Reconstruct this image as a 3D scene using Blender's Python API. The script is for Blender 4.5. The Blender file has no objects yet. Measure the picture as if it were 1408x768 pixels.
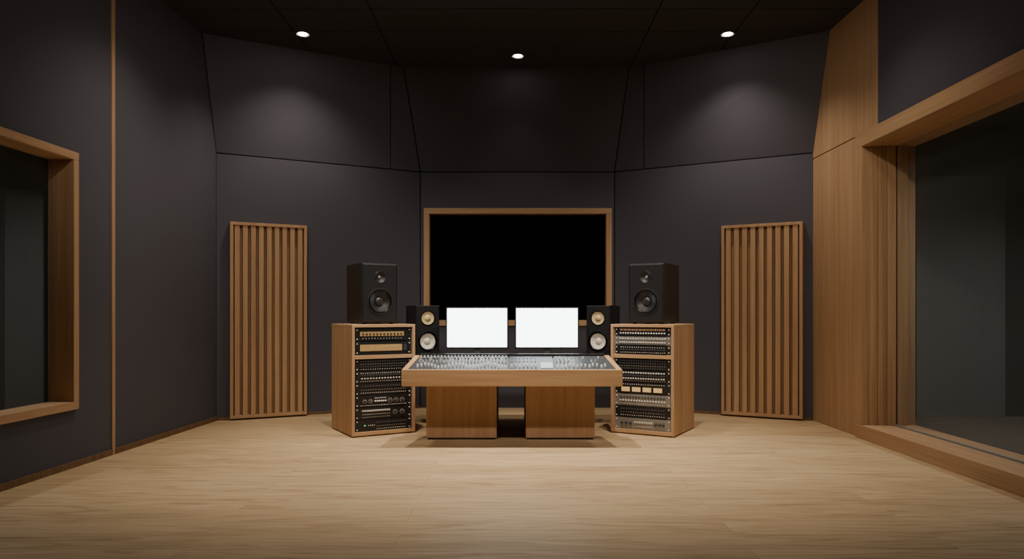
import bpy, bmesh, math, random
from mathutils import Vector, Matrix
random.seed(7)
S = bpy.context.scene
COL = S.collection
PI = math.pi
R = math.radians

# ------------------------------------------------------------------ materials
def new_mat(name):
    m = bpy.data.materials.new(name); m.use_nodes = True
    nt = m.node_tree
    return m, nt, nt.nodes['Principled BSDF']

def ramp(nt, fac, stops):
    r = nt.nodes.new('ShaderNodeValToRGB')
    e = r.color_ramp.elements
    while len(e) < len(stops): e.new(0.5)
    for k, (p, c) in enumerate(stops):
        e[k].position = p; e[k].color = (*c, 1)
    nt.links.new(fac, r.inputs['Fac'])
    return r.outputs['Color']

def plain(name, col, rough=0.5, metal=0.0, spec=0.5, emit=None, es=0.0, noise=0.12):
    m, nt, b = new_mat(name)
    tc = nt.nodes.new('ShaderNodeTexCoord')
    n = nt.nodes.new('ShaderNodeTexNoise'); n.inputs['Scale'].default_value = 60
    nt.links.new(tc.outputs['Object'], n.inputs['Vector'])
    c = ramp(nt, n.outputs['Fac'], [(0.3, tuple(x*(1-noise) for x in col)), (0.7, tuple(min(1, x*(1+noise)) for x in col))])
    nt.links.new(c, b.inputs['Base Color'])
    b.inputs['Roughness'].default_value = rough
    b.inputs['Metallic'].default_value = metal
    b.inputs['Specular IOR Level'].default_value = spec
    if emit:
        b.inputs['Emission Color'].default_value = (*emit, 1)
        b.inputs['Emission Strength'].default_value = es
    return m

def wood(name, dark, mid, light, axis='z', rough=0.58, sc=1.0, spec=0.25):
    m, nt, b = new_mat(name)
    L = nt.links.new
    tc = nt.nodes.new('ShaderNodeTexCoord')
    def mapped(a, l):
        mp = nt.nodes.new('ShaderNodeMapping')
        v = [a*sc]*3; v['xyz'.index(axis)] = l*sc
        mp.inputs['Scale'].default_value = v
        L(tc.outputs['Object'], mp.inputs['Vector'])
        return mp.outputs['Vector']
    n1 = nt.nodes.new('ShaderNodeTexNoise'); n1.inputs['Scale'].default_value = 1
    n1.inputs['Detail'].default_value = 5; n1.inputs['Distortion'].default_value = 0.25
    L(mapped(16, 0.5), n1.inputs['Vector'])
    n2 = nt.nodes.new('ShaderNodeTexNoise'); n2.inputs['Scale'].default_value = 1
    n2.inputs['Detail'].default_value = 5
    L(mapped(110, 1.6), n2.inputs['Vector'])
    ma = nt.nodes.new('ShaderNodeMath'); ma.operation = 'MULTIPLY_ADD'
    L(n2.outputs['Fac'], ma.inputs[0]); ma.inputs[1].default_value = 0.5
    mb = nt.nodes.new('ShaderNodeMath'); mb.operation = 'MULTIPLY'
    L(n1.outputs['Fac'], mb.inputs[0]); mb.inputs[1].default_value = 0.5
    L(mb.outputs[0], ma.inputs[2])
    c = ramp(nt, ma.outputs[0], [(0.34, dark), (0.50, mid), (0.66, light)])
    L(c, b.inputs['Base Color'])
    b.inputs['Roughness'].default_value = rough
    b.inputs['Specular IOR Level'].default_value = spec
    bp = nt.nodes.new('ShaderNodeBump'); bp.inputs['Strength'].default_value = 0.1
    bp.inputs['Distance'].default_value = 0.003
    L(n2.outputs['Fac'], bp.inputs['Height']); L(bp.outputs['Normal'], b.inputs['Normal'])
    return m

def fabric(name, col):
    m, nt, b = new_mat(name)
    L = nt.links.new
    tc = nt.nodes.new('ShaderNodeTexCoord')
    n = nt.nodes.new('ShaderNodeTexNoise'); n.inputs['Scale'].default_value = 1.3; n.inputs['Detail'].default_value = 2
    L(tc.outputs['Object'], n.inputs['Vector'])
    c = ramp(nt, n.outputs['Fac'], [(0.25, tuple(x*0.985 for x in col)), (0.75, tuple(x*1.015 for x in col))])
    L(c, b.inputs['Base Color'])
    b.inputs['Roughness'].default_value = 0.95
    b.inputs['Specular IOR Level'].default_value = 0.12
    return m

def floor_mat():
    m, nt, b = new_mat('oak_floor')
    L = nt.links.new
    tc = nt.nodes.new('ShaderNodeTexCoord')
    mp0 = nt.nodes.new('ShaderNodeMapping'); mp0.inputs['Location'].default_value = (0.63, 0.05, 0)
    L(tc.outputs['Object'], mp0.inputs['Vector'])
    def brick(c1, c2, mo):
        br = nt.nodes.new('ShaderNodeTexBrick')
        br.offset = 0.37; br.offset_frequency = 2
        br.inputs['Scale'].default_value = 1.0
        br.inputs['Brick Width'].default_value = 3.0
        br.inputs['Row Height'].default_value = 0.26
        br.inputs['Mortar Size'].default_value = 0.0016
        br.inputs['Mortar Smooth'].default_value = 0.3
        br.inputs['Color1'].default_value = (*c1, 1); br.inputs['Color2'].default_value = (*c2, 1); br.inputs['Mortar'].default_value = (*mo, 1)
        L(mp0.outputs['Vector'], br.inputs['Vector'])
        return br
    br = brick((0.91, 0.90, 0.88), (1.05, 1.05, 1.045), (0.62, 0.56, 0.49))
    rnd = brick((0, 0, 0), (1, 1, 1), (0.5, 0.5, 0.5))
    mu = nt.nodes.new('ShaderNodeVectorMath'); mu.operation = 'MULTIPLY'
    L(rnd.outputs['Color'], mu.inputs[0]); mu.inputs[1].default_value = (7.0, 3.0, 40.0)
    ad = nt.nodes.new('ShaderNodeVectorMath'); ad.operation = 'ADD'
    L(tc.outputs['Object'], ad.inputs[0]); L(mu.outputs[0], ad.inputs[1])
    def nz(sx, sy, det, dist):
        mp = nt.nodes.new('ShaderNodeMapping'); mp.inputs['Scale'].default_value = (sx, sy, 1)
        L(ad.outputs[0], mp.inputs['Vector'])
        n = nt.nodes.new('ShaderNodeTexNoise'); n.inputs['Scale'].default_value = 1
        n.inputs['Detail'].default_value = det; n.inputs['Distortion'].default_value = dist
        L(mp.outputs['Vector'], n.inputs['Vector'])
        return n.outputs['Fac']
    a = nz(1.2, 11, 9, 1.8); f = nz(3.5, 110, 5, 0.3)
    ma = nt.nodes.new('ShaderNodeMath'); ma.operation = 'MULTIPLY'; L(a, ma.inputs[0]); ma.inputs[1].default_value = 0.62
    mb = nt.nodes.new('ShaderNodeMath'); mb.operation = 'MULTIPLY_ADD'; L(f, mb.inputs[0]); mb.inputs[1].default_value = 0.38; L(ma.outputs[0], mb.inputs[2])
    c = ramp(nt, mb.outputs[0], [(0.31, (0.26, 0.163, 0.083)), (0.41, (0.46, 0.322, 0.18)), (0.52, (0.56, 0.408, 0.238)), (0.68, (0.64, 0.482, 0.296))])
    mx = nt.nodes.new('ShaderNodeMix'); mx.data_type = 'RGBA'; mx.blend_type = 'MULTIPLY'
    mx.inputs['Factor'].default_value = 1
    L(c, mx.inputs['A']); L(br.outputs['Color'], mx.inputs['B'])
    L(mx.outputs['Result'], b.inputs['Base Color'])
    b.inputs['Roughness'].default_value = 0.55
    b.inputs['Specular IOR Level'].default_value = 0.28
    bp = nt.nodes.new('ShaderNodeBump'); bp.inputs['Strength'].default_value = 0.1; bp.inputs['Distance'].default_value = 0.003
    L(mb.outputs[0], bp.inputs['Height']); L(bp.outputs['Normal'], b.inputs['Normal'])
    return m

def glass_mat():
    m = bpy.data.materials.new('window_glass'); m.use_nodes = True
    nt = m.node_tree; nt.nodes.clear(); L = nt.links.new
    out = nt.nodes.new('ShaderNodeOutputMaterial')
    tr = nt.nodes.new('ShaderNodeBsdfTransparent'); tr.inputs['Color'].default_value = (0.90, 0.915, 0.905, 1)
    gl = nt.nodes.new('ShaderNodeBsdfGlossy'); gl.inputs['Roughness'].default_value = 0.06
    gl.inputs['Color'].default_value = (0.9, 0.93, 0.92, 1)
    df = nt.nodes.new('ShaderNodeBsdfDiffuse'); df.inputs['Color'].default_value = (0.72, 0.77, 0.76, 1)
    hz = nt.nodes.new('ShaderNodeMixShader'); hz.inputs[0].default_value = 0.05
    L(tr.outputs[0], hz.inputs[1]); L(df.outputs[0], hz.inputs[2])
    lw = nt.nodes.new('ShaderNodeLayerWeight'); lw.inputs['Blend'].default_value = 0.5
    pw = nt.nodes.new('ShaderNodeMath'); pw.operation = 'POWER'; L(lw.outputs['Facing'], pw.inputs[0]); pw.inputs[1].default_value = 4.0
    sc = nt.nodes.new('ShaderNodeMath'); sc.operation = 'MULTIPLY_ADD'; L(pw.outputs[0], sc.inputs[0]); sc.inputs[1].default_value = 0.3; sc.inputs[2].default_value = 0.005
    mx = nt.nodes.new('ShaderNodeMixShader')
    L(sc.outputs[0], mx.inputs[0]); L(hz.outputs[0], mx.inputs[1]); L(gl.outputs[0], mx.inputs[2])
    L(mx.outputs[0], out.inputs['Surface'])
    return m

OD, OM, OL = (0.37, 0.219, 0.116), (0.46, 0.285, 0.156), (0.53, 0.342, 0.195)
M = {
 'wall': fabric('charcoal_wall_fabric', (0.088, 0.087, 0.106)),
 'ceil': fabric('dark_ceiling_panel', (0.060, 0.061, 0.071)),
 'booth': fabric('booth_wall_fabric', (0.048, 0.050, 0.051)),
 'booth_floor': wood('dark_booth_floor', (0.10, 0.085, 0.068), (0.13, 0.11, 0.088), (0.16, 0.135, 0.108), 'x', 0.6),
 'booth_panel': wood('grey_booth_panel', (0.125, 0.130, 0.131), (0.132, 0.137, 0.138), (0.139, 0.144, 0.145), 'z', 0.7),
 'floor': floor_mat(),
 'oak': wood('oak_vertical', OD, OM, OL, 'z'),
 'oak_h': wood('oak_along', (0.39, 0.237, 0.127), (0.48, 0.305, 0.168), (0.55, 0.367, 0.212), 'x'),
 'oak_y': wood('oak_deep', OD, OM, OL, 'y'),
 'walnut': wood('red_oak_vertical', (0.42, 0.24, 0.132), (0.50, 0.297, 0.167), (0.56, 0.345, 0.20), 'z', 0.7, 1.0, 0.15),
 'dark_oak': wood('dark_oak', (0.12, 0.068, 0.034), (0.175, 0.103, 0.052), (0.22, 0.135, 0.07), 'z'),
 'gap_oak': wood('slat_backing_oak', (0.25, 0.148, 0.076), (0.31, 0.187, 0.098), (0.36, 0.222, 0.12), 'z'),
 'black': plain('black_satin', (0.012, 0.012, 0.013), 0.42),
 'cab': plain('black_cabinet', (0.010, 0.0105, 0.0125), 0.5),
 'cone': plain('dark_cone', (0.014, 0.014, 0.016), 0.4),
 'rubber': plain('rubber_surround', (0.006, 0.006, 0.007), 0.25),
 'trim_dark': plain('dark_trim', (0.026, 0.026, 0.029), 0.35),
 'cream': plain('cream_cone', (0.70, 0.56, 0.30), 0.6),
 'white_cone': plain('white_cone', (0.78, 0.73, 0.63), 0.6),
 'silver': plain('brushed_silver', (0.72, 0.71, 0.68), 0.35, 0.6),
 'white': plain('white_plastic', (0.80, 0.79, 0.75), 0.4),
 'alu': plain('aluminium_face', (0.30, 0.29, 0.27), 0.4, 0.5),
 'gold': plain('gold_strip', (0.56, 0.38, 0.17), 0.45, 0.2),
 'amber': plain('amber_meter', (0.75, 0.52, 0.22), 0.4, 0, 0.5, (1, 0.7, 0.3), 0.2),
 'rust': plain('brown_panel', (0.30, 0.16, 0.075), 0.5),
 'grey': plain('grey_metal', (0.13, 0.135, 0.14), 0.45, 0.4),
 'surface': plain('console_surface', (0.068, 0.079, 0.098), 0.4, 0.2),
 'knob_dark': plain('dark_knob', (0.05, 0.05, 0.052), 0.35),
 'led': plain('green_led', (0.1, 0.6, 0.2), 0.4, 0, 0.5, (0.1, 1, 0.25), 1.5),
 'screen': plain('screen_white', (0.8, 0.8, 0.8), 0.3, 0, 0.3, (0.86, 0.98, 1.0), 8.0),
 'pale_lcd': plain('pale_lcd', (0.40, 0.46, 0.50), 0.35),
 'lamp': plain('lamp_lens', (0.9, 0.9, 0.9), 0.3, 0, 0.3, (1, 0.94, 0.85), 40),
 'lamp_rim': plain('lamp_reflector', (0.7, 0.68, 0.64), 0.35, 0.2, 0.4, (1, 0.9, 0.75), 0.6),
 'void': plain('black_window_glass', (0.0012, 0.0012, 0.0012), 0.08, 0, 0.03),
 'glass': glass_mat(),
 'glass_edge': plain('glass_channel', (0.24, 0.27, 0.26), 0.4),
}

# ------------------------------------------------------------------ helpers
def tag(o, label=None, cat=None, group=None, kind=None):
    if label: o['label'] = label
    if cat: o['category'] = cat
    if group: o['group'] = group
    if kind: o['kind'] = kind
    return o

def link(name, bm, mat, parent=None, bevel=0, smooth=False):
    bmesh.ops.recalc_face_normals(bm, faces=bm.faces[:])
    me = bpy.data.meshes.new(name); bm.to_mesh(me); bm.free()
    me.materials.append(mat)
    if smooth:
        for p in me.polygons: p.use_smooth = True
        try: me.set_sharp_from_angle(angle=R(40))
        except Exception: pass
    o = bpy.data.objects.new(name, me); COL.objects.link(o)
    if parent: o.parent = parent
    if bevel:
        md = o.modifiers.new('bevel', 'BEVEL'); md.width = bevel; md.segments = 2
        md.limit_method = 'ANGLE'; md.angle_limit = R(40)
    return o

def empty(name, loc, rz=0):
    o = bpy.data.objects.new(name, None); COL.objects.link(o)
    o.location = loc; o.rotation_euler = (0, 0, rz); o.empty_display_size = 0.1
    return o

def hexa(bm, p):     # p: 8 points, bottom 4 then top 4
    v = [bm.verts.new(q) for q in p]
    for f in ((0,1,2,3), (4,5,6,7), (0,1,5,4), (1,2,6,5), (2,3,7,6), (3,0,4,7)):
        bm.faces.new([v[i] for i in f])

def box(bm, x0, x1, y0, y1, z0, z1, F=None):
    p = [(x0,y0,z0),(x1,y0,z0),(x1,y1,z0),(x0,y1,z0),(x0,y0,z1),(x1,y0,z1),(x1,y1,z1),(x0,y1,z1)]
    if F: p = [F(*q) for q in p]
    hexa(bm, p)

def slab(pts, th):   # pts: 4 points, room side; thickened away from the room (room centre at 0,5,2)
    P = [Vector(q) for q in pts]
    n = (P[1]-P[0]).cross(P[3]-P[0]).normalized()
    c = sum(P, Vector())/4
    if n.dot(c-Vector((0,5,2))) < 0: n = -n
    bm = bmesh.new()
    hexa(bm, [*P, *[q+n*th for q in P]])
    return bm

def lathe(bm, prof, Mx, seg=32, cap0=True, cap1=True):
    rings = []
    for r, a in prof:
        if r < 1e-6: rings.append([bm.verts.new(Mx @ Vector((0,0,a)))])
        else: rings.append([bm.verts.new(Mx @ Vector((r*math.cos(2*PI*k/seg), r*math.sin(2*PI*k/seg), a))) for k in range(seg)])
    for A, B in zip(rings, rings[1:]):
        if len(A) == 1 and len(B) == 1: continue
        for k in range(seg):
            k2 = (k+1) % seg
            if len(A) == 1: bm.faces.new((A[0], B[k], B[k2]))
            elif len(B) == 1: bm.faces.new((A[k], A[k2], B[0]))
            else: bm.faces.new((A[k], A[k2], B[k2], B[k]))
    if cap0 and len(rings[0]) > 1: bm.faces.new(rings[0])
    if cap1 and len(rings[-1]) > 1: bm.faces.new(rings[-1])

FRONT = Matrix.Rotation(R(90), 4, 'X')        # local z -> -y (faces the front)
def at(x, y, z, rot=Matrix()): return Matrix.Translation((x, y, z)) @ rot

def wall_frame(p0, p1, n):
    p0 = Vector((*p0, 0)); d = (Vector((*p1, 0))-p0).normalized(); n = Vector((*n, 0)).normalized()
    return lambda s, t, z: p0+d*s+n*t+Vector((0, 0, z))

def struct(name, bm, mat, bevel=0):
    return tag(link(name, bm, mat, None, bevel), kind='structure')

# ------------------------------------------------------------------ room shell
ZC, ZS = 4.36, 3.11
bm = bmesh.new(); box(bm, -4.2, 4.0, -1.6, 10.0, -0.12, 0.0); struct('floor', bm, M['floor'])

bm = bmesh.new()
xs = [-4.2, -2.41, -1.45, 1.5, 2.47, 4.0]; ys = [-1.6, 1.2, 3.4, 5.4, 7.44, 8.04, 10.0]
g = 0.006
for a, b in zip(xs, xs[1:]):
    for c, d in zip(ys, ys[1:]):
        box(bm, a+g, b-g, c+g, d-g, ZC, ZC+0.1)
struct('ceiling', bm, M['ceil'])

# left wall
LP0, LP1 = (-3.44, 8.45), (-3.888, -1.5)
dl = (Vector(LP1)-Vector(LP0)).normalized()
FL = wall_frame(LP0, LP1, (dl.y, -dl.x))
if FL(0, 1, 0).x > -3.44: FL = wall_frame(LP0, LP1, (-dl.y, dl.x))
WS0, WS1, WZ0, WZ1, WT = 2.53, 5.6, 0.47, 2.55, 0.185
bm = bmesh.new()
box(bm, -0.1, 2.0, 0, WT, 0, ZC, FL)
struct('wall_left_rear', bm, M['wall'])
bm = bmesh.new()
box(bm, 2.045, WS0, 0, WT, 0, ZC, FL)
box(bm, WS0, WS1, 0, WT, 0, WZ0, FL); box(bm, WS0, WS1, 0, WT, WZ1, ZC, FL)
box(bm, WS1, 10, 0, WT, 0, ZC, FL)
struct('wall_left', bm, M['wall'])
bm = bmesh.new(); box(bm, 2.0, 2.045, -0.012, 0.05, 0, ZC, FL); struct('trim_1', bm, M['oak'], 0.003)
bm = bmesh.new(); box(bm, 0.0, 2.0, -0.018, 0, 0, 0.05, FL); box(bm, 2.045, 9.9, -0.018, 0, 0, 0.05, FL); struct('baseboard_left', bm, M['dark_oak'])
def child_world(name, bm, mat, parent, bevel=0):
    o = link(name, bm, mat, parent, bevel)
    o.matrix_parent_inverse = Matrix.Translation(parent.location).inverted()
    return o
def window_frame(parent, F, s0, s1, z0, z1, w, t0, t1, mat_along):
    for nm, a in (('sill', (s0, s1, t0, t1, z0, z0+w)), ('head', (s0, s1, t0, t1, z1-w, z1))):
        bm = bmesh.new(); box(bm, *a, F); child_world(nm, bm, mat_along, parent, 0.004)
    for a in ((s0, s0+w), (s1-w, s1)):
        bm = bmesh.new(); box(bm, *a, t0, t1, z0+w, z1-w, F); child_world('jamb', bm, M['oak'], parent, 0.004)
def pane(parent, F, s0, s1, t, z0, z1):
    bm = bmesh.new(); bm.faces.new([bm.verts.new(F(s, t, z)) for s, z in ((s0, z0), (s1, z0), (s1, z1), (s0, z1))])
    child_world('pane', bm, M['glass'], parent)
# left window
w1 = empty('window_1', FL(4.0, 0, 0)); tag(w1, kind='structure')
window_frame(w1, FL, WS0, WS1, WZ0, WZ1, 0.065, -0.03, WT, M['oak_y'])
pane(w1, FL, WS0+0.065, WS1-0.065, WT-0.03, WZ0+0.065, WZ1-0.065)

# back walls, lower
g = 0.006
AL0, AL1 = Vector((-3.44, 8.45)), Vector((-1.21, 9.6))
AR0, AR1 = Vector((3.5, 8.45)), Vector((1.354, 9.6))
def q3(v, z): return (v.x, v.y, z)
def quad(a, b, z0, z1): return [q3(a, z0), q3(b, z0), q3(b, z1), q3(a, z1)]
dL = (AL1-AL0).normalized(); dR = (AR1-AR0).normalized()
struct('wall_back_left', slab(quad(AL0+dL*g, AL1-dL*g, 0, ZS-g), 0.12), M['wall'])
struct('wall_back_right', slab(quad(AR0+dR*g, AR1-dR*g, 0, ZS-g), 0.12), M['wall'])
FB = wall_frame((-1.21, 9.6), (1.354, 9.6), (0, 1))
CW0, CW1, CZ0, CZ1 = 0.048, 2.525, 1.08, 2.63
bm = bmesh.new()
box(bm, g, 2.564-g, 0, 0.14, 0, CZ0, FB); box(bm, g, 2.564-g, 0, 0.14, CZ1, ZS-g, FB)
box(bm, g, CW0, 0, 0.14, CZ0, CZ1, FB); box(bm, CW1, 2.564-g, 0, 0.14, CZ0, CZ1, FB)
struct('wall_back', bm, M['wall'])
w2 = empty('window_2', (0.07, 9.6, 1.08)); tag(w2, kind='structure')
window_frame(w2, FB, CW0, CW1, CZ0, CZ1, 0.075, -0.03, 0.14, M['oak_h'])
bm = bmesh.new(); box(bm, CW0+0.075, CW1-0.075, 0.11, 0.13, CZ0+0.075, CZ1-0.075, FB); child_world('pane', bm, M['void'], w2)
# back walls, upper, leaning into the room
def upper(name, b0, b1, t0, t1):
    b0, b1, t0, t1 = map(Vector, (b0, b1, t0, t1))
    db = (b1-b0).normalized()*g; dt = (t1-t0).normalized()*g
    struct(name, slab([q3(b0+db, ZS+g), q3(b1-db, ZS+g), q3(t1-dt, ZC-0.004), q3(t0+dt, ZC-0.004)], 0.1), M['wall'])
upper('wall_back_left_upper', AL0, (-1.572, 9.413), (-3.44, 8.08), (-1.523, 9.118))
upper('wall_back_left_corner', (-1.572, 9.413), AL1, (-1.523, 9.118), (-1.37, 9.2))
upper('wall_back_upper', AL1, AR1, (-1.37, 9.2), (1.48, 9.2))
upper('wall_back_right_corner', AR1, (1.704, 9.413), (1.48, 9.2), (1.647, 9.10))
upper('wall_back_right_upper', (1.704, 9.413), AR0, (1.647, 9.10), (3.5, 8.0))
bm = bmesh.new()
box(bm, -4.0, 4.1, 9.95, 10.0, 0, ZC); struct('wall_back_outer', bm, M['ceil'])
for nm, a, d, ln in (('baseboard_back_left', AL0, dL, (AL1-AL0).length), ('baseboard_back_right', AR0, dR, (AR1-AR0).length)):
    n = Vector((-d.y, d.x)); n = n if n.y > 0 else -n
    F = wall_frame(a, a+d, n)
    bm = bmesh.new(); box(bm, 0.02, ln-0.02, -0.015, 0, 0, 0.035, F); struct(nm, bm, M['dark_oak'])

# right wall
FR = wall_frame((3.5, 8.7), (3.5, -1.5), (1, 0))      # s = 8.7 - y
def sy(y): return 8.7-y
RW_far, RW_near, RZ = 7.35, 2.3, 3.04
bm = bmesh.new(); box(bm, 0, sy(RW_far)-0.004, 0, 0.5, 0, RZ-0.006, FR); struct('wall_right_rear', bm, M['oak'])
bm = bmesh.new(); box(bm, 0, sy(6.96)-0.005, 0, 0.5, RZ+0.006, ZC, FR); struct('wall_right_rear_upper', bm, M['oak'])
bm = bmesh.new()
box(bm, sy(6.96)+0.005, 10.3, 0, 0.5, RZ+0.006, ZC, FR); box(bm, sy(RW_near)+0.005, 10.3, 0, 0.5, 0, RZ+0.006, FR)
struct('wall_right', bm, M['wall'])
w3 = empty('window_3', (3.5, 5.0, 0)); tag(w3, kind='structure')
window_frame(w3, FR, sy(RW_far), sy(RW_near), 0.0, RZ, 0.14, -0.035, 0.5, M['oak_y'])
# stepped lining boards on the far jamb, both sides of the glass
for t0, t1, dp in ((0.05, 0.118, 0.014), (0.122, 0.198, 0.03), (0.202, 0.282, 0.048), (0.302, 0.40, 0.048)):
    bm = bmesh.new(); box(bm, sy(RW_far)+0.14, sy(RW_far)+0.14+dp, t0, t1, 0.14, RZ-0.14, FR); child_world('lining_board', bm, M['oak'], w3, 0.003)
pane(w3, FR, sy(RW_far)+0.14, sy(RW_near)-0.14, 0.292, 0.14, RZ-0.14)
bm = bmesh.new(); box(bm, sy(RW_far)+0.19, sy(RW_near)-0.14, 0.265, 0.285, 0.14, 0.155, FR); child_world('glazing_bead', bm, M['glass_edge'], w3)
# front wall behind the camera
bm = bmesh.new(); box(bm, -4.2, 4.0, -1.7, -1.6, 0, ZC); struct('wall_front', bm, M['wall'])

# booth to the right, seen through its window
bm = bmesh.new(); box(bm, 4.0, 7.6, 1.2, 8.8, -0.12, 0); struct('floor_booth_right', bm, M['booth_floor'])
bm = bmesh.new(); box(bm, 4.0, 7.6, 1.2, 8.9, 3.5, 3.6); struct('ceiling_booth_right', bm, M['ceil'])
bm = bmesh.new(); box(bm, 4.0, 7.6, 8.8, 8.9, 0, 3.5); struct('wall_booth_right_rear', bm, M['booth'])
bm = bmesh.new(); box(bm, 7.6, 7.7, 1.2, 8.9, 0, 3.5); struct('wall_booth_right_side', bm, M['booth'])
bm = bmesh.new(); box(bm, 4.0, 7.6, 1.1, 1.2, 0, 3.5); struct('wall_booth_right_front', bm, M['booth'])
bm = bmesh.new(); box(bm, 4.86, 5.93, 8.74, 8.785, 0.0, 2.9)
tag(link('grey_panel', bm, M['booth_panel'], None, 0.004), 'tall pale grey panel seen through the large window on the right', 'wall panel')
# booth to the left
bm = bmesh.new(); box(bm, -6.6, -3.9, 2.0, 7.8, -0.12, 0); struct('floor_booth_left', bm, M['booth_floor'])
bm = bmesh.new(); box(bm, -6.6, -3.9, 2.0, 7.8, 3.3, 3.4); struct('ceiling_booth_left', bm, M['ceil'])
bm = bmesh.new(); box(bm, -6.6, -3.75, 7.7, 7.8, 0, 3.3); struct('wall_booth_left_rear', bm, M['booth'])
bm = bmesh.new(); box(bm, -6.7, -6.6, 2.0, 7.8, 0, 3.3); struct('wall_booth_left_side', bm, M['booth'])
bm = bmesh.new(); box(bm, -6.6, -3.9, 1.9, 2.0, 0, 3.3); struct('wall_booth_left_front', bm, M['booth'])
bm = bmesh.new(); box(bm, -5.33, -4.92, 7.64, 7.685, 0.0, 2.56)
tag(link('grey_panel', bm, M['booth_panel'], None, 0.004), 'narrow grey panel seen through the small window on the left', 'wall panel')

# ------------------------------------------------------------------ slatted diffusers
def diffuser(cx, cy, rz, W, label):
    t = empty('slatted_acoustic_panel', (cx, cy, 0.0), rz)
    tag(t, label, 'acoustic panel', 'slatted acoustic panels on the angled walls')
    z0, z1, fw, D = 0.02, 2.31, 0.035, 0.10
    bm = bmesh.new()
    box(bm, -W/2, W/2, -D, -0.002, z0, z0+fw); box(bm, -W/2, W/2, -D, -0.002, z1-fw, z1)
    box(bm, -W/2, -W/2+fw, -D, -0.002, z0+fw, z1-fw); box(bm, W/2-fw, W/2, -D, -0.002, z0+fw, z1-fw)
    link('frame', bm, M['oak'], t, 0.003)
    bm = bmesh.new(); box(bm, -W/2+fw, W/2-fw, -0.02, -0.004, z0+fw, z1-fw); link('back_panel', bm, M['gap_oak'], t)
    bm = bmesh.new(); n = 9; iw = W-2*fw; p = iw/n
    for k in range(n):
        x = -iw/2+p*(k+0.5)
        box(bm, x-p*0.31, x+p*0.31, -0.088, -0.02, z0+fw, z1-fw)
    link('slat_panel', bm, M['oak'], t, 0.003)
diffuser(-2.923, 8.717, R(27.3), 0.877, 'tall oak slatted acoustic panel on charcoal wall, nearer the small window')
diffuser(3.0, 8.718, R(-28.2), 0.926, 'tall oak slatted acoustic panel on charcoal wall, nearer the oak clad side wall')

# ------------------------------------------------------------------ equipment racks
MIRX = 0.01
ANG = R(30)
RWid, RDep, RHt = 0.679, 0.71, 1.134
def make_rack(side):       # side -1 left, +1 right; origin front centre bottom
    u = Vector((math.cos(ANG), math.sin(ANG))); f0 = Vector((-1.6, 7.27))
    c = f0+u*RWid/2
    x = 2*MIRX-c.x if side > 0 else c.x
    t = empty('equipment_rack', (x, c.y, 0), -side*ANG)
    tag(t, 'low oak equipment rack with gold striped units, on the small window side' if side < 0 else
        'low oak equipment rack with amber metered and silver units, on the large window side', 'equipment rack', 'oak racks beside the console')
    w = RWid/2
    def part(nm, m, *a):
        bm = bmesh.new(); box(bm, *a); return link(nm, bm, M[m], t, 0.003)
    part('side_panel', 'oak', -w, -w+0.03, 0, RDep, 0.012, RHt-0.03)
    part('side_panel', 'oak', w-0.03, w, 0, RDep, 0.012, RHt-0.03)
    part('top_panel', 'oak_h', -w, w, 0, RDep, RHt-0.03, RHt)
    part('bottom_panel', 'oak_h', -w+0.03, w-0.03, 0.002, RDep, 0.012, 0.05)
    part('back_panel', 'dark_oak', -w+0.03, w-0.03, RDep-0.02, RDep, 0.05, RHt-0.03)
    part('shelf', 'oak_h', -w+0.03, w-0.03, 0.002, RDep-0.02, 0.784, 0.822)
    part('plinth', 'black', -w+0.03, w-0.03, 0.03, RDep-0.02, 0, 0.012)
    for s in (-1, 1):
        xa, xb = sorted((s*0.25, s*0.308))
        for z0, z1 in ((0.05, 0.784), (0.822, RHt-0.03)):
            bm = bmesh.new(); box(bm, xa, xb, 0.032, 0.038, z0, z1); link('rail', bm, M['silver' if side > 0 else 'grey'], t)
    return t, Matrix.Translation((x, c.y, 0)) @ Matrix.Rotation(-side*ANG, 4, 'Z')

def knob_mesh(name, r, h, mat, pointer=True):
    bm = bmesh.new()
    lathe(bm, [(r, 0), (r*0.97, h*0.25), (r*0.8, h*0.3), (r*0.72, h*0.92), (r*0.6, h), (0, h)], FRONT, 16)
    o = link(name, bm, mat, None, 0, True); me = o.data; bpy.data.objects.remove(o); return me
def disc_mesh(name, r, h, mat, seg=12):
    bm = bmesh.new(); lathe(bm, [(r, 0), (r, h*0.7), (r*0.8, h), (0, h)], FRONT, seg)
    o = link(name, bm, mat, None, 0, True); me = o.data; bpy.data.objects.remove(o); return me
KM = {
 'dial': knob_mesh('dial', 0.020, 0.022, M['silver']),
 'dial_dark': knob_mesh('dial_dark', 0.017, 0.022, M['knob_dark']),
 'knob_s': knob_mesh('knob_s', 0.0085, 0.016, M['white']),
 'knob_m': knob_mesh('knob_m', 0.0105, 0.018, M['silver']),
 'knob_d': knob_mesh('knob_d', 0.0105, 0.018, M['knob_dark']),
 'jack': disc_mesh('jack', 0.0065, 0.006, M['alu']),
 'jack_dark': disc_mesh('jack_dark', 0.0085, 0.012, M['knob_dark']),
 'dot': disc_mesh('dot', 0.0042, 0.005, M['white']),
 'screw': disc_mesh('screw', 0.0065, 0.004, M['white']),
 'led': disc_mesh('led', 0.006, 0.006, M['led']),
}
PN = {'dial': 'dial', 'dial_dark': 'dial', 'knob_s': 'knob', 'knob_m': 'knob', 'knob_d': 'knob', 'jack': 'jack', 'jack_dark': 'jack', 'dot': 'button', 'screw': 'screw', 'led': 'indicator_light'}
def put(kind, parent, x, y, z):
    o = bpy.data.objects.new(PN[kind], KM[kind]); COL.objects.link(o); o.parent = parent; o.location = (x, y, z); return o

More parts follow.
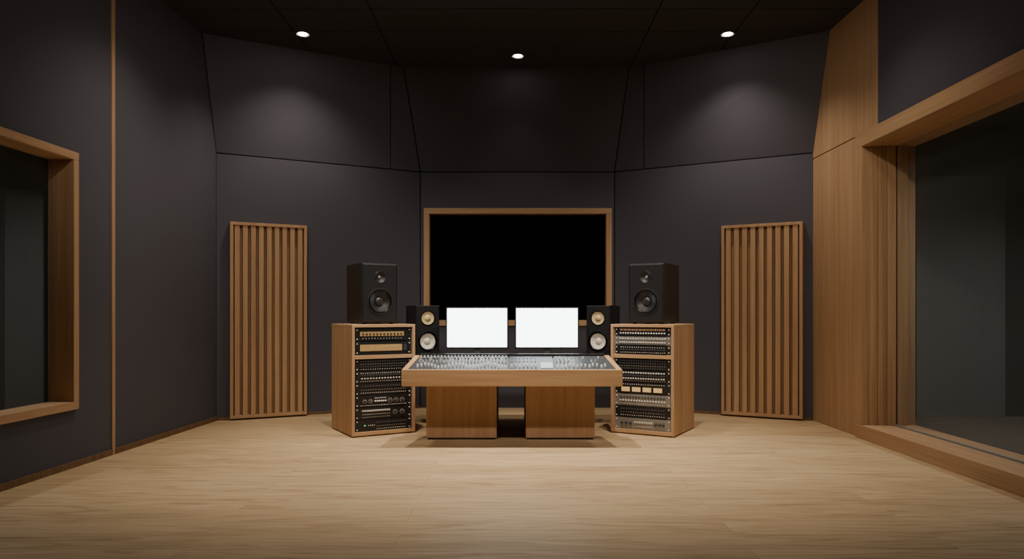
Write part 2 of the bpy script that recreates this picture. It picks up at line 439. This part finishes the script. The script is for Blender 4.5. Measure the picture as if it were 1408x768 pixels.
def unit(MX, rz, z, h, label, grp, face='black', rows=(), strips=(), windows=(), rings=()):
    loc = MX @ Vector((0, 0.02, z))
    t = empty('rack_unit', loc, rz); tag(t, label, 'audio unit', grp)
    bm = bmesh.new(); box(bm, -0.295, 0.295, 0, 0.012, 0.002, h-0.002); link('faceplate', bm, M[face], t, 0.002)
    bm = bmesh.new(); box(bm, -0.235, 0.235, 0.012, 0.36, 0.004, h-0.004); link('chassis', bm, M['black'], t)
    for x in (-0.28, 0.28):
        for zz in (0.02, h-0.02): put('screw', t, x, 0, zz)
    for (x0, x1, a, b, m) in strips:
        bm = bmesh.new(); box(bm, x0, x1, -0.004, 0, a*h, b*h); link('front_strip', bm, M[m], t, 0.001)
    for (x0, x1, a, b, m) in windows:
        bm = bmesh.new(); box(bm, x0, x1, -0.006, 0, a*h, b*h); link('meter', bm, M[m], t, 0.001)
    for (kind, n, x0, x1, fz) in rows:
        on = any(a < fz < b for (_, _, a, b, _) in strips)
        for k in range(n):
            put(kind, t, x0+(x1-x0)*k/max(1, n-1), -0.004 if on else 0, fz*h)
    for (x, fz, r) in rings:
        bm = bmesh.new()
        lathe(bm, [(r*0.88, 0), (r, 0), (r, 0.004), (r*0.88, 0.004)], at(x, 0, fz*h, FRONT), 20, False, False)
        link('dial_ring', bm, M['silver'], t)
        put('dial_dark', t, x, -0.002, fz*h)
    return t

rackL, ML = make_rack(-1); rackR, MR = make_rack(1)
UL, UR = 'units in the gold striped rack', 'units in the amber metered rack'
LS = ' in the gold striped rack'
RS = ' in the amber metered rack'
# left rack, from the top
unit(ML, ANG, 0.965, 0.132, 'topmost black unit with slim pale gold strip' + LS, UL, strips=[(-0.25, 0.22, 0.38, 0.72, 'gold')],
     rows=[('knob_d', 12, -0.22, 0.19, 0.54), ('dot', 14, -0.22, 0.19, 0.2)])
unit(ML, ANG, 0.826, 0.132, 'black unit with thick gold strip above the shelf' + LS, UL, strips=[(-0.25, 0.2, 0.28, 0.78, 'gold')],
     rows=[('dot', 4, 0.0, 0.12, 0.6)], windows=[(0.215, 0.25, 0.3, 0.78, 'knob_dark')])
zl = [0.05+0.122*k for k in range(6)][::-1]
unit(ML, ANG, zl[0], 0.12, 'black patch panel of crowded dark plugs below the shelf' + LS, UL,
     rows=[('jack_dark', 20, -0.24, 0.24, 0.82), ('jack', 20, -0.24, 0.24, 0.6), ('jack_dark', 20, -0.24, 0.24, 0.38), ('dot', 20, -0.24, 0.24, 0.16)])
unit(ML, ANG, zl[1], 0.12, 'black unit with rows of tiny white knobs and buttons' + LS, UL,
     rows=[('dot', 22, -0.24, 0.24, 0.85), ('knob_d', 16, -0.23, 0.23, 0.66), ('knob_s', 16, -0.23, 0.23, 0.4), ('dot', 22, -0.24, 0.24, 0.16)])
unit(ML, ANG, zl[2], 0.12, 'black unit with dark knobs over two lines of buttons' + LS, UL,
     rows=[('knob_d', 16, -0.23, 0.23, 0.74), ('jack', 20, -0.235, 0.235, 0.45), ('dot', 22, -0.235, 0.235, 0.2)])
unit(ML, ANG, zl[3], 0.12, 'black unit with ringed dials at both sides' + LS, UL,
     rings=[(-0.2, 0.5, 0.021), (-0.14, 0.5, 0.021), (0.07, 0.5, 0.024), (0.135, 0.5, 0.024), (0.2, 0.5, 0.024)], rows=[('dot', 9, -0.09, 0.02, 0.75), ('knob_s', 6, -0.09, 0.02, 0.5), ('dot', 26, -0.24, 0.24, 0.15)])
unit(ML, ANG, zl[4], 0.12, 'black unit with small knobs and two ringed dials' + LS, UL,
     rows=[('knob_m', 13, -0.22, 0.06, 0.72), ('dot', 16, -0.22, 0.06, 0.42), ('jack', 14, -0.22, 0.06, 0.18)], rings=[(0.125, 0.5, 0.024), (0.2, 0.5, 0.024)])
unit(ML, ANG, zl[5], 0.12, 'lowest black unit with a small green light' + LS, UL,
     rows=[('knob_d', 12, -0.07, 0.23, 0.7), ('jack', 14, -0.07, 0.23, 0.42), ('dot', 16, -0.07, 0.23, 0.18), ('led', 1, -0.2, -0.2, 0.5), ('dot', 4, -0.16, -0.10, 0.5)])
# right rack
unit(MR, -ANG, 1.012, 0.088, 'topmost black unit with brown strip over pale knobs' + RS, UR,
     strips=[(-0.245, 0.245, 0.62, 0.86, 'rust')], rows=[('knob_s', 18, -0.235, 0.235, 0.34), ('dot', 12, -0.225, 0.225, 0.74)])
unit(MR, -ANG, 0.921, 0.088, 'silver unit with bright knobs, second from the top' + RS, UR, face='alu',
     rows=[('knob_m', 18, -0.24, 0.24, 0.72), ('knob_s', 20, -0.24, 0.24, 0.3)])
unit(MR, -ANG, 0.828, 0.088, 'black unit with white buttons resting above the shelf' + RS, UR,
     rows=[('dot', 20, -0.23, 0.23, 0.78), ('knob_d', 16, -0.23, 0.23, 0.48), ('dot', 24, -0.235, 0.235, 0.18)])
unit(MR, -ANG, zl[0], 0.12, 'black patch panel of crowded dark plugs below the shelf' + RS, UR,
     rows=[('jack_dark', 20, -0.24, 0.24, 0.82), ('jack_dark', 20, -0.24, 0.24, 0.6), ('jack', 20, -0.24, 0.24, 0.38), ('jack_dark', 20, -0.24, 0.24, 0.16)])
unit(MR, -ANG, zl[1], 0.12, 'black unit with rows of small pale knobs' + RS, UR,
     rows=[('knob_s', 18, -0.23, 0.23, 0.8), ('knob_d', 18, -0.23, 0.23, 0.55), ('knob_s', 18, -0.23, 0.23, 0.32), ('jack', 20, -0.235, 0.235, 0.12)])
unit(MR, -ANG, zl[2], 0.12, 'black unit with four amber meters in a row' + RS, UR,
     windows=[(-0.225+0.115*k, -0.135+0.115*k, 0.2, 0.58, 'amber') for k in range(4)], rows=[('dot', 20, -0.23, 0.23, 0.82)])
unit(MR, -ANG, zl[3], 0.12, 'silver unit with dark knobs just under the amber meters' + RS, UR, face='alu',
     rows=[('knob_d', 15, -0.23, 0.23, 0.74), ('knob_s', 17, -0.235, 0.235, 0.45), ('dot', 20, -0.235, 0.235, 0.18)])
unit(MR, -ANG, zl[4], 0.12, 'black unit with dark knobs over two lines of buttons' + RS, UR,
     rows=[('knob_d', 16, -0.23, 0.23, 0.72), ('jack', 18, -0.23, 0.23, 0.45), ('dot', 20, -0.23, 0.23, 0.2)])
unit(MR, -ANG, zl[5], 0.12, 'lowest grey unit with a line of silver knobs and dials' + RS, UR, face='alu',
     rows=[('dial_dark', 3, -0.22, -0.13, 0.55), ('knob_m', 8, -0.08, 0.1, 0.62), ('dial_dark', 3, 0.14, 0.22, 0.55), ('dot', 12, -0.08, 0.1, 0.28)])

# ------------------------------------------------------------------ loudspeakers
def holed_rect(bm, x0, x1, z0, z1, cx, cz, r, y):
    angs = [2*PI*k/48 for k in range(48)]
    for X, Z in ((x0, z0), (x1, z0), (x1, z1), (x0, z1)): angs.append(math.atan2(Z-cz, X-cx) % (2*PI))
    angs = sorted(set(round(a, 6) for a in angs))
    ci, co, cb = [], [], []
    for a in angs:
        c, s = math.cos(a), math.sin(a)
        k = min(((x1-cx)/c if c > 1e-9 else (x0-cx)/c if c < -1e-9 else 1e9), ((z1-cz)/s if s > 1e-9 else (z0-cz)/s if s < -1e-9 else 1e9))
        ci.append(bm.verts.new((cx+r*c, y, cz+r*s))); co.append(bm.verts.new((cx+k*c, y, cz+k*s)))
        cb.append(bm.verts.new((cx+r*c, y+0.045, cz+r*s)))
    n = len(angs)
    for k in range(n):
        k2 = (k+1) % n
        bm.faces.new((ci[k], ci[k2], co[k2], co[k])); bm.faces.new((ci[k], ci[k2], cb[k2], cb[k]))
    bm.faces.new(cb)

def speaker(name, loc, rz, W, H, D, wz, wr, tz, tr, style, label, cat, grp):
    t = empty(name, loc, rz); tag(t, label, cat, grp)
    ch = 0.018 if style == 'big' else 0.006
    z00 = 0.012 if style == 'big' else 0.0
    bm = bmesh.new()
    w = W/2
    v = [bm.verts.new(p) for p in ((-w,0,z00),(w,0,z00),(w,D,z00),(-w,D,z00),(-w,0,H),(w,0,H),(w,D,H),(-w,D,H))]
    for f in ((0,1,2,3),(4,5,6,7),(1,2,6,5),(2,3,7,6),(3,0,4,7)): bm.faces.new([v[i] for i in f])
    b = [bm.verts.new(p) for p in ((-w+ch,-ch,z00+ch),(w-ch,-ch,z00+ch),(w-ch,-ch,H-ch),(-w+ch,-ch,H-ch))]
    q = [v[0], v[1], v[5], v[4]]
    for k in range(4): bm.faces.new((q[k], q[(k+1)%4], b[(k+1)%4], b[k]))
    zm = (wz+wr+tz-tr)/2
    holed_rect(bm, -w+ch, w-ch, z00+ch, zm, 0, wz, wr, -ch)
    holed_rect(bm, -w+ch, w-ch, zm, H-ch, 0, tz, tr, -ch)
    link('cabinet', bm, M['cab'], t)
    y = -ch
    cm = M['cone'] if style == 'big' else M['white_cone']
    bm = bmesh.new(); lathe(bm, [(wr*1.08, 0), (wr*1.08, 0.006), (wr*1.0, 0.008), (wr*0.98, 0.0)], at(0, y, wz, FRONT), 48, False, False)
    wf = link('woofer', bm, M['trim_dark'] if style == 'big' else M['rubber'], t, 0, True)
    bm = bmesh.new(); lathe(bm, [(wr*0.99, -0.004), (wr*0.93, 0.006), (wr*0.86, 0.003), (wr*0.83, -0.004)], at(0, y, wz, FRONT), 48, False, False); link('surround', bm, M['rubber'], wf, 0, True)
    bm = bmesh.new(); lathe(bm, [(wr*0.84, -0.004), (wr*0.6, -0.016), (wr*0.3, -0.034)], at(0, y, wz, FRONT), 48, False, False); link('cone', bm, cm, wf, 0, True)
    bm = bmesh.new(); lathe(bm, [(wr*0.38, -0.032), (wr*0.33, -0.018), (wr*0.2, -0.010), (0, -0.007)], at(0, y, wz, FRONT), 32, False, False); link('dust_cap', bm, M['trim_dark'] if style == 'big' else M['white_cone'], wf, 0, True)
    if style == 'big':
        bm = bmesh.new(); lathe(bm, [(tr*1.06, 0.0), (tr*1.0, 0.004), (tr*0.9, 0.0), (tr*0.5, -0.018), (tr*0.3, -0.024)], at(0, y, tz, FRONT), 40, False, False)
        tw = link('tweeter', bm, M['cab'], t, 0, True)
        bm = bmesh.new(); lathe(bm, [(tr*0.32, -0.024), (tr*0.25, -0.012), (0, -0.006)], at(0, y, tz, FRONT), 24, False, False); link('dome', bm, M['alu'], tw, 0, True)
        for sx in (-1, 1):
            for yy in (0.05, D-0.05):
                bm = bmesh.new(); lathe(bm, [(0.022, 0), (0.02, z00)], at(sx*(w-0.05), yy, 0), 16); link('foot', bm, M['rubber'], t)
    else:
        bm = bmesh.new(); lathe(bm, [(tr*1.12, 0), (tr*1.12, 0.005), (tr*1.0, 0.006), (tr*0.97, 0)], at(0, y, tz, FRONT), 40, False, False)
        tw = link('tweeter', bm, M['rubber'], t, 0, True)
        bm = bmesh.new(); lathe(bm, [(tr*0.98, -0.003), (tr*0.55, -0.012), (tr*0.48, -0.014)], at(0, y, tz, FRONT), 40, False, False); link('cone', bm, M['cream'], tw, 0, True)
        bm = bmesh.new(); lathe(bm, [(tr*0.5, -0.014), (tr*0.4, 0.002), (tr*0.2, 0.009), (0, 0.011)], at(0, y, tz, FRONT), 32, False, False); link('dome', bm, M['cream'], tw, 0, True)
    return t

u30 = Vector((math.cos(R(30)), math.sin(R(30)))); c = Vector((-1.552, 7.5))+u30*0.194
for s, x, lb in ((-1, c.x, 'large black loudspeaker with dark cone on top of the gold striped rack'), (1, 2*MIRX-c.x, 'large black loudspeaker with dark cone on top of the amber metered rack')):
    speaker('studio_loudspeaker', (x, c.y, RHt), -s*R(30), 0.388, 0.633, 0.5, 0.235, 0.128, 0.49, 0.06, 'big', lb, 'loudspeaker', 'large black loudspeakers on the racks')
SHZ = 0.78
u25 = Vector((math.cos(R(25)), math.sin(R(25)))); c = Vector((-1.063, 8.05))+u25*0.136
for s, x, lb in ((-1, c.x, 'small black loudspeaker with pale cones, nearer the gold striped rack'), (1, 2*MIRX-c.x, 'small black loudspeaker with pale cones, nearer the amber metered rack')):
    speaker('nearfield_loudspeaker', (x, c.y, SHZ), -s*R(25), 0.272, 0.553, 0.38, 0.155, 0.105, 0.413, 0.075, 'near', lb, 'loudspeaker', 'small loudspeakers behind the console')

# ------------------------------------------------------------------ mixing console
Y0 = 6.72
con = empty('mixing_console', (0, Y0, 0))
tag(con, 'wide oak mixing console with silver knobs and faders on two wooden pedestals', 'mixing console')
HF, HB = 1.022, 0.962
bm = bmesh.new(); box(bm, -HF, HF, 0, 0.045, 0.571, 0.727); link('front_fascia', bm, M['oak_h'], con, 0.006)
for s in (-1, 1):
    bm = bmesh.new()
    a0, a1 = s*HF, s*(HF-0.05); b0, b1 = s*HB, s*(HB-0.05)
    hexa(bm, [(a0,0.045,0.571),(a1,0.045,0.571),(b1,0.50,0.571),(b0,0.50,0.571),(a0,0.045,0.727),(a1,0.045,0.727),(b1,0.50,0.832),(b0,0.50,0.832)])
    link('side_cheek', bm, M['oak_y'], con, 0.004)
TA = math.atan2(0.108, 0.44)
ca, sa = math.cos(TA), math.sin(TA)
def P(u, v, n=0): return Vector((u, 0.05+v*ca-n*sa, 0.712+v*sa+n*ca))
bm = bmesh.new()
hexa(bm, [(-0.96,0.045,0.575),(0.96,0.045,0.575),(0.905,0.49,0.575),(-0.905,0.49,0.575), P(-0.966,0,0),P(0.966,0,0),P(0.908,0.45,0),P(-0.908,0.45,0)])
link('chassis', bm, M['black'], con)
def panel(u0, u1, v0, v1, mat, n0=0.0, n1=0.008, name='control_panel', e0=0, e1=0):
    bm = bmesh.new(); hexa(bm, [P(u0-e0,v0,n0),P(u1+e1,v0,n0),P(u1,v1,n0),P(u0,v1,n0),P(u0-e0,v0,n1),P(u1+e1,v0,n1),P(u1,v1,n1),P(u0,v1,n1)])
    return link(name, bm, mat, con, 0.002)
panel(-0.908, -0.035, 0.008, 0.44, M['surface'], e0=0.05)
panel(-0.022, 0.395, 0.008, 0.44, M['surface'])
panel(0.408, 0.908, 0.008, 0.44, M['surface'], e1=0.05)
panel(0.272, 0.388, 0.05, 0.22, M['pale_lcd'], 0.008, 0.012, 'display_panel')
bm = bmesh.new(); box(bm, -0.91, 0.91, 0.49, 0.52, 0.571, 0.846); link('back_rail', bm, M['black'], con, 0.003)
TILT = Matrix.Rotation(TA, 4, 'X')
def up_knob(name, r, h, mat):
    bm = bmesh.new(); lathe(bm, [(r, 0), (r*0.95, h*0.3), (r*0.75, h*0.35), (r*0.68, h*0.95), (r*0.5, h), (0, h)], TILT, 14)
    o = link(name, bm, mat, None, 0, True); me = o.data; bpy.data.objects.remove(o); return me
def capmesh(name, sx, sy_, sz, mat):
    bm = bmesh.new()
    p = [(-sx,-sy_,0),(sx,-sy_,0),(sx,sy_,0),(-sx,sy_,0),(-sx*0.85,-sy_*0.6,sz),(sx*0.85,-sy_*0.6,sz),(sx*0.85,sy_*0.6,sz),(-sx*0.85,sy_*0.6,sz)]
    hexa(bm, [TILT @ Vector(q) for q in p]); o = link(name, bm, mat); me = o.data; bpy.data.objects.remove(o); return me
CK = [up_knob('ck1', 0.0095, 0.020, M['silver']), up_knob('ck2', 0.0095, 0.020, M['white']), up_knob('ck3', 0.009, 0.018, M['knob_dark'])]
CF = capmesh('cf', 0.0078, 0.020, 0.022, M['white']); CB = capmesh('cb', 0.007, 0.006, 0.007, M['alu'])
def capm2():
    bm = bmesh.new()
    hexa(bm, [TILT @ Vector(q) for q in ((-.002,-.075,0),(.002,-.075,0),(.002,.075,0),(-.002,.075,0),(-.002,-.075,.0015),(.002,-.075,.0015),(.002,.075,.0015),(-.002,.075,.0015))])
    o = link('slot', bm, M['rubber']); me = o.data; bpy.data.objects.remove(o); return me
CSLOT = capm2()
def onp(name, me, u, v, n=0.008):
    o = bpy.data.objects.new(name, me); COL.objects.link(o); o.parent = con; o.location = P(u, v, n)
for k in range(26):
    u = -0.892+k*0.0333
    onp('fader_slot', CSLOT, u, 0.11); onp('fader_cap', CF, u, 0.11+0.045*math.sin(k*0.7)+random.uniform(-.012, .012))
    onp('knob', CK[0], u, 0.255); onp('knob', CK[2 if k % 3 else 0], u, 0.325); onp('knob', CK[1], u, 0.395)
    onp('button', CB, u, 0.205)
for k in range(7):
    u = -0.003+k*0.038
    onp('fader_slot', CSLOT, u, 0.11); onp('fader_cap', CF, u, random.uniform(0.07, 0.15))
    onp('button', CB, u, 0.26); onp('button', CB, u, 0.36)
for k in range(13):
    u = 0.43+k*0.0375
    onp('fader_slot', CSLOT, u, 0.11); onp('fader_cap', CF, u, random.uniform(0.06, 0.16))
    if k in (0, 1, 2, 3, 9, 10): onp('knob', CK[0], u, 0.26)
    if k in (0, 1, 2, 7, 11): onp('knob', CK[1], u, 0.36)
    else: onp('button', CB, u, 0.36)
# rear shelf carrying screens and small speakers
bm = bmesh.new()
pts = [(-0.9,0.52),(0.9,0.52),(0.9,1.25),(1.2,1.28),(1.3,1.80),(-1.3,1.80),(-1.2,1.28),(-0.9,1.25)]
lo = [bm.verts.new((x, y, 0.745)) for x, y in pts]; hi = [bm.verts.new((x, y, SHZ)) for x, y in pts]
bm.faces.new(lo); bm.faces.new(hi)
for k in range(8): bm.faces.new((lo[k], lo[(k+1)%8], hi[(k+1)%8], hi[k]))
link('rear_shelf', bm, M['black'], con)
bm = bmesh.new(); box(bm, -0.85, 0.83, 0.52, 1.5, 0.571, 0.745); link('support_box', bm, M['black'], con)
for x0, x1 in ((-0.847, -0.151), (0.136, 0.818)):
    bm = bmesh.new(); box(bm, x0, x1, 0.46, 1.45, 0.018, 0.571); p = link('pedestal', bm, M['walnut'], con, 0.004)
    bm = bmesh.new(); box(bm, x0+0.015, x1-0.015, 0.475, 1.43, 0.0, 0.018); link('plinth', bm, M['black'], p)

# ------------------------------------------------------------------ screens
for x0, x1, lb in ((-0.705, -0.039, 'computer screen lit blank white, nearer the gold striped rack'), (0.031, 0.713, 'computer screen lit blank white, nearer the amber metered rack')):
    cx = (x0+x1)/2; w = (x1-x0)/2
    t = empty('computer_screen', (cx, 7.75, SHZ)); tag(t, lb, 'computer screen', 'white screens behind the console')
    z0, z1 = 0.09, 0.532
    bm = bmesh.new(); box(bm, -w, w, 0, 0.035, z0, z1); link('housing', bm, M['black'], t, 0.006)
    bm = bmesh.new(); box(bm, -w+0.016, w-0.016, -0.002, 0.004, z0+0.018, z1-0.014); link('display', bm, M['screen'], t)
    bm = bmesh.new(); hexa(bm, [(-0.035,0.03,0.012),(0.035,0.03,0.012),(0.035,0.055,0.012),(-0.035,0.055,0.012),(-0.028,0.03,0.3),(0.028,0.03,0.3),(0.028,0.05,0.3),(-0.028,0.05,0.3)]); link('stand_neck', bm, M['grey'], t, 0.004)
    bm = bmesh.new(); box(bm, -0.12, 0.12, -0.06, 0.12, 0, 0.012); link('stand_base', bm, M['grey'], t, 0.004)

# ------------------------------------------------------------------ lights
WARM = (1.0, 0.87, 0.72)
def spot(loc, e, size, blend=0.6, rad=0.05, col=WARM, target=None):  # serves the downlights and the added, unseen fill spots
    l = bpy.data.lights.new('downlight_or_fill_beam', 'SPOT'); l.energy = e; l.spot_size = R(size); l.spot_blend = blend
    l.shadow_soft_size = rad; l.color = col
    o = bpy.data.objects.new('downlight_or_fill_beam', l); COL.objects.link(o); o.location = loc
    if target: o.rotation_euler = (Vector(target)-Vector(loc)).to_track_quat('-Z', 'Y').to_euler()
    return o
def downlight(x, y, label):
    t = empty('ceiling_downlight', (x, y, ZC)); tag(t, label, 'ceiling light', 'recessed lights in the dark ceiling')
    bm = bmesh.new(); lathe(bm, [(0.085, 0), (0.085, -0.008), (0.068, -0.012), (0.066, -0.004)], Matrix(), 32, False, False); link('trim_ring', bm, M['grey'], t, 0, True)
    bm = bmesh.new(); lathe(bm, [(0.067, -0.008), (0.05, -0.003), (0.042, -0.002)], Matrix(), 32, False, False); link('reflector', bm, M['lamp_rim'], t, 0, True)
    bm = bmesh.new(); lathe(bm, [(0.048, -0.003), (0.042, -0.010), (0, -0.014)], Matrix(), 32, True, False); link('lens', bm, M['lamp'], t, 0, True)
downlight(-2.33, 8.1, 'small round recessed ceiling light above the slatted panel nearer the small window')
downlight(2.40, 8.1, 'small round recessed ceiling light above the slatted panel nearer the oak clad wall')
downlight(0.07, 8.79, 'small round recessed ceiling light centred above the black window')
spot((-2.33, 8.1, ZC-0.04), 105, 122, 0.8, 0.06)
spot((2.40, 8.1, ZC-0.04), 105, 122, 0.8, 0.06)
spot((0.07, 8.79, ZC-0.04), 24, 100, 0.9, 0.06)
for x, y, e in ((-1.2, 6.5, 370), (0.05, 6.6, 480), (1.3, 6.5, 370)):
    spot((x, y, ZC-0.03), e, 82, 1.0, 0.06)
for x, y, e in ((-2.5, 6.4, 110), (2.5, 6.4, 60)):
    spot((x, y, ZC-0.03), e, 120, 0.9, 0.1)
# unseen fill spots added further forward, aimed at console, angled and side walls
spot((-1.2, 3.0, ZC-0.05), 350, 50, 1.0, 0.12, WARM, (-0.6, 7.9, 1.0))
spot((1.2, 3.0, ZC-0.05), 350, 50, 1.0, 0.12, WARM, (0.6, 7.9, 1.0))
spot((-1.5, 2.6, ZC-0.05), 370, 54, 1.0, 0.15, WARM, (-2.7, 8.8, 1.9))
spot((1.5, 2.6, ZC-0.05), 370, 54, 1.0, 0.15, WARM, (2.8, 8.7, 1.9))
spot((0.9, 3.2, ZC-0.05), 85, 72, 1.0, 0.15, WARM, (-3.7, 6.0, 2.5))
spot((-0.9, 3.2, ZC-0.05), 55, 72, 1.0, 0.15, WARM, (3.6, 6.4, 2.7))
spot((5.6, 6.4, 3.45), 150, 140, 0.8, 0.1, (1.0, 0.99, 0.97))  # unseen spot added to brighten the right booth
spot((-5.0, 5.9, 3.25), 70, 140, 0.8, 0.1, (1.0, 0.98, 0.97))  # likewise added, out of view, to light the left booth

w = bpy.data.worlds.new('world'); S.world = w; w.use_nodes = True
w.node_tree.nodes['Background'].inputs['Color'].default_value = (0.01, 0.01, 0.012, 1)
w.node_tree.nodes['Background'].inputs['Strength'].default_value = 0.3

# ------------------------------------------------------------------ camera
cd = bpy.data.cameras.new('camera'); cam = bpy.data.objects.new('camera', cd); COL.objects.link(cam)
cam.location = (0, 0, 1.25); cam.rotation_euler = (R(90), 0, 0)
cd.sensor_fit = 'HORIZONTAL'; cd.sensor_width = 36; cd.lens = 1000/1408*36; cd.shift_y = 46/1408
S.camera = cam
